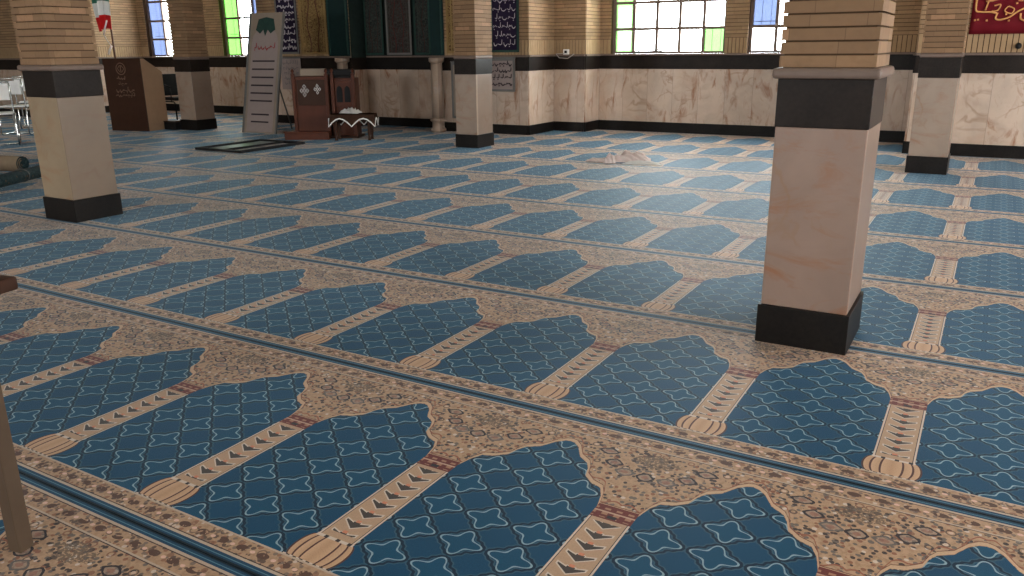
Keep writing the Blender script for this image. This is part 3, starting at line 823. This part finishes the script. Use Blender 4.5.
hanging('wall_poster', 'tall narrow cream poster between ringed marble column and slim pillar', 'poster', -7.66, -7.30, .22, 1.10, 11.165, M['cream'], None, 7, 95, bord='grey_edge', ink='grey_edge', lr=.005)

# ------------------------------------------------------------------ red banner on the right wall
RX0, RX1 = -.37, 2.6
t = thing('red_banner', 'red cloth banner with golden calligraphy on the right brick wall', 'banner', ((RX0+RX1)/2, 11.262, 1.415))
W = RX1-RX0
sheet('cloth', W, 1.2, M['red'], t, wave=.01, nx=60)
b = BM()
def P(px, pz): return (RX0-(RX0+RX1)/2 + px, -.020, pz)
S_ = [ # traced from the visible lower strip, metres right of the banner's left edge and above its hem
 ([(.045, .50), (.035, .34), (.045, .26), (.10, .245), (.20, .24), (.27, .22)], .011),
 ([(.165, .50), (.160, .38), (.135, .26)], .010),
 ([(.13, .36), (.22, .37), (.34, .41), (.42, .45)], .010),
 ([(.22, .31), (.28, .32), (.26, .26), (.20, .25)], .009),
 ([(.26, .22), (.25, .17), (.30, .155), (.38, .18), (.46, .24), (.53, .28)], .011),
 ([(.36, .30), (.42, .27), (.40, .22), (.33, .25), (.36, .30)], .008),
 ([(.40, .50), (.42, .41), (.49, .42), (.50, .36), (.45, .36)], .009),
 ([(.53, .28), (.60, .29), (.66, .32), (.70, .40)], .011),
 ([(.63, .50), (.62, .36), (.60, .24), (.55, .20)], .011),
 ([(.49, .22), (.50, .16), (.57, .135), (.66, .14), (.75, .18)], .011)]
def smooth(pts, n=6):
    out = []
    for i in range(len(pts)-1):
        p0, p1, p2, p3 = pts[max(i-1, 0)], pts[i], pts[i+1], pts[min(i+2, len(pts)-1)]
        for k in range(n):
            t_ = k/n
            out.append(tuple(.5*((2*p1[c])+(-p0[c]+p2[c])*t_+(2*p0[c]-5*p1[c]+4*p2[c]-p3[c])*t_**2+(-p0[c]+3*p1[c]-3*p2[c]+p3[c])*t_**3) for c in (0, 1)))
    return out + [pts[-1]]
for pts, r in S_: tube(b, [P(*q) for q in smooth(pts)], r, 6)
for x, z in ((.045, .155), (.075, .160), (.165, .15), (.385, .145), (.35, .215), (.44, .33)): tube(b, [P(x-.010, z-.002), P(x+.010, z+.002)], .011, 6)
for k in range(3): script_line(b, -W/2+.8, W/2-.08, .25+k*.36, .28, -.020, .011, 120+k)
obj('golden_lettering', b, M['gold'], t)

# ------------------------------------------------------------------ table at the left edge
t = thing('wooden_table', 'dark brown wooden table at the left picture edge, only corner and leg visible', 'table', (-2.085, 1.064, 0), math.radians(10))
b = BM(); box(b, (-1.3, -.75, .735), (0, 0, .77), bev=.006); obj('tabletop', b, M['wood_dark'], t)
for x, y in ((-.085, -.075), (-1.22, -.075), (-.085, -.68), (-1.22, -.68)):
    b = BM(); vs = box(b, (x-.022, y-.022, 0), (x+.022, y+.022, .70), bev=.004); obj('leg', b, M['wood_leg'], t)
b = BM(); box(b, (-1.2, -.095, .655), (-.107, -.060, .734)); box(b, (-1.2, -.70, .655), (-.107, -.665, .734)); obj('apron', b, M['wood_dark'], t)

# ------------------------------------------------------------------ rolled carpets
def roll(loc, rz, L, R, label, mat, end, flat=1.0):
    t = thing('rolled_carpet', label, 'carpet', loc, rz, 'rolled carpets beside the left pillar')
    t.location.z = .012
    b = BM(); turns = 3.2; th = R/(turns+.6)*.5; pts = []
    n = 90
    def prof(k, off):
        a = k/n*turns*2*PI; r = R*(1-.78*k/n) - off
        return (r*math.cos(a+PI*1.5), max(-R, r*math.sin(a+PI*1.5))*flat + R*flat)
    o_ = [prof(k, 0) for k in range(n+1)]; i_ = [prof(k, th) for k in range(n+1)]
    for s0, s1 in ((0, L),):
        A = [[b.verts.new((x, y, z)) for y, z in o_] for x in (s0, s1)]; B2 = [[b.verts.new((x, y, z)) for y, z in i_] for x in (s0, s1)]
    for k in range(n):
        f = b.faces.new([A[0][k], A[0][k+1], A[1][k+1], A[1][k]]); f.smooth = True
        f = b.faces.new([B2[0][k], B2[1][k], B2[1][k+1], B2[0][k+1]]); f.smooth = True; f.material_index = 1
        for e in (0, 1):
            f = b.faces.new([A[e][k], B2[e][k], B2[e][k+1], A[e][k+1]]); f.material_index = 1
    for k in (0, n): b.faces.new([A[0][k], A[1][k], B2[1][k], B2[0][k]])
    obj('carpet_roll', b, [mat, end], t)
    for s in (.3*L, .6*L, .8*L):
        b = BM(); tube(b, [(s, R*1.01*math.cos(a*PI/12), R*flat+R*flat*1.01*math.sin(a*PI/12)) for a in range(24)], .004, 6, closed=True)
        obj('binding_cord', b, M['grey_edge'], t)
roll((-9.45, 5.12, 0), math.atan2(-.2, -1), 1.8, .095, 'rolled carpet showing its brown back, left of the left pillar', M['roll_back'], M['roll_teal'])
roll((-9.02, 5.22, 0), math.atan2(-.64, .35), 2.0, .085, 'flattened dark teal carpet roll between the brown roll and the left pillar', M['roll_teal'], M['roll_back'], .8)

# ------------------------------------------------------------------ tubular chairs at the far left
def tube_chair(loc, rz, label):
    t = thing('tubular_chair', label, 'chair', loc, rz, 'chrome chairs at the left edge')
    for s in (-.22, .22):
        b = BM(); tube(b, smooth3([(-.22, s, .92), (-.20, s, .50), (-.20, s, .44), (.20, s, .44), (.22, s, .40), (.24, s, .04), (.20, s, .014), (-.20, s, .014), (-.24, s, .04), (-.21, s, .44)]), .0125, 8); obj('side_frame', b, M['chrome'], t)
    for q in ((-.22, .915), (.21, .43), (.0, .014)):
        b = BM(); tube(b, [(q[0], -.22, q[1]), (q[0], .22, q[1])], .0125, 8); obj('cross_tube', b, M['chrome'], t)
    b = BM(); box(b, (-.19, -.205, .453), (.20, .205, .478), bev=.01); obj('seat', b, M['white'], t)
    b = BM(); box(b, (-.235, -.205, .66), (-.205, .205, .88), bev=.01); obj('backrest', b, M['white'], t)
def smooth3(pts, n=3):
    out = []
    for i in range(len(pts)-1):
        for k in range(n): out.append(tuple(pts[i][c]+(pts[i+1][c]-pts[i][c])*k/n for c in range(3)))
    return out+[pts[-1]]
tube_chair((-12.66, 6.62, 0), 2.6, 'chrome tube chair cut by the left picture edge, nearest of the group')
tube_chair((-14.15, 7.75, 0), 2.2, 'chrome tube chair with white seat, middle of the left edge group')
tube_chair((-15.10, 8.55, 0), 2.5, 'chrome tube chair beside the left pillar, farthest of the group')

# ------------------------------------------------------------------ small things on the ledges
t = thing('wall_socket', 'small pale socket box with loose cable on the ledge right of the calligraphy hanging', 'socket', (-6.02, 12.005, SILL+.001))
b = BM(); box(b, (-.05, -.0, 0), (.05, .03, .08), bev=.006); obj('socket_box', b, M['white'], t)
b = BM(); box(b, (-.02, -.012, .02), (.02, -.001, .06)); obj('plug', b, M['black'], t)
b = BM(); tube(b, smooth3([(-.02, -.008, .02), (-.10, -.020, .012), (-.16, -.03, .01), (-.10, -.036, -.05), (.05, -.034, -.06), (.12, -.034, -.02), (.16, -.03, .01)], 4), .006, 6); obj('cable', b, M['cable'], t)
def branch(loc, label, seed, L, h):
    R = random.Random(seed); b = BM()
    for k in range(5):
        x = -L/2; z = .008; pts = [(x, R.uniform(-.05, .05), z)]
        for i in range(6):
            x += L/6; pts.append((x, R.uniform(-.05, .05), R.uniform(.008, h)))
        tube(b, pts, .006, 6)
    o = obj('wire_coil', b, M['grey_edge']); o.location = loc; tag(o, label, 'wire')
branch((-4.87, 12.66, SILL+.002), 'loose grey wire coil on the sill of the wide bright window', 3, .5, .07)
branch((-2.75, 12.66, SILL+.002), 'loose wire on the sill of the narrow window beside the nearest pillar', 8, .4, .05)
t = thing('sill_plant', 'small pale leafy sprig on the sill of the green-paned left window', 'plant', (-13.55, 12.66, SILL+.002))
b = BM(); lathe(b, [(.03, 0), (.045, .08), (.04, .08)], 14); obj('pot', b, M['grey_edge'], t)
b = BM()
for k in range(7):
    a = k*.9; dx, dy = math.cos(a)*.12, math.sin(a)*.05
    prism(b, [(0, 0, .08), (dx*.6-.02, dy, .16), (dx, dy, .20+.02*k), (dx*.6+.02, dy, .15)], (0, .003, 0))
obj('leaves', b, M['paper'], t)
for x, y, l in ((.15, 11.255, 'small dark round outlet on the upright bricks below the red banner'), (-19.1, 9.975, 'small dark round outlet on the far left brick wall')):
    b = BM(); lathe(b, [(.028, 0), (.034, .012), (.026, .03), (.01, .04)], 16); o = obj('cable_outlet', b, M['black']); o.rotation_euler = (PI/2, 0, 0); o.location = (x, y+.010, 1.28); tag(o, l, 'outlet')
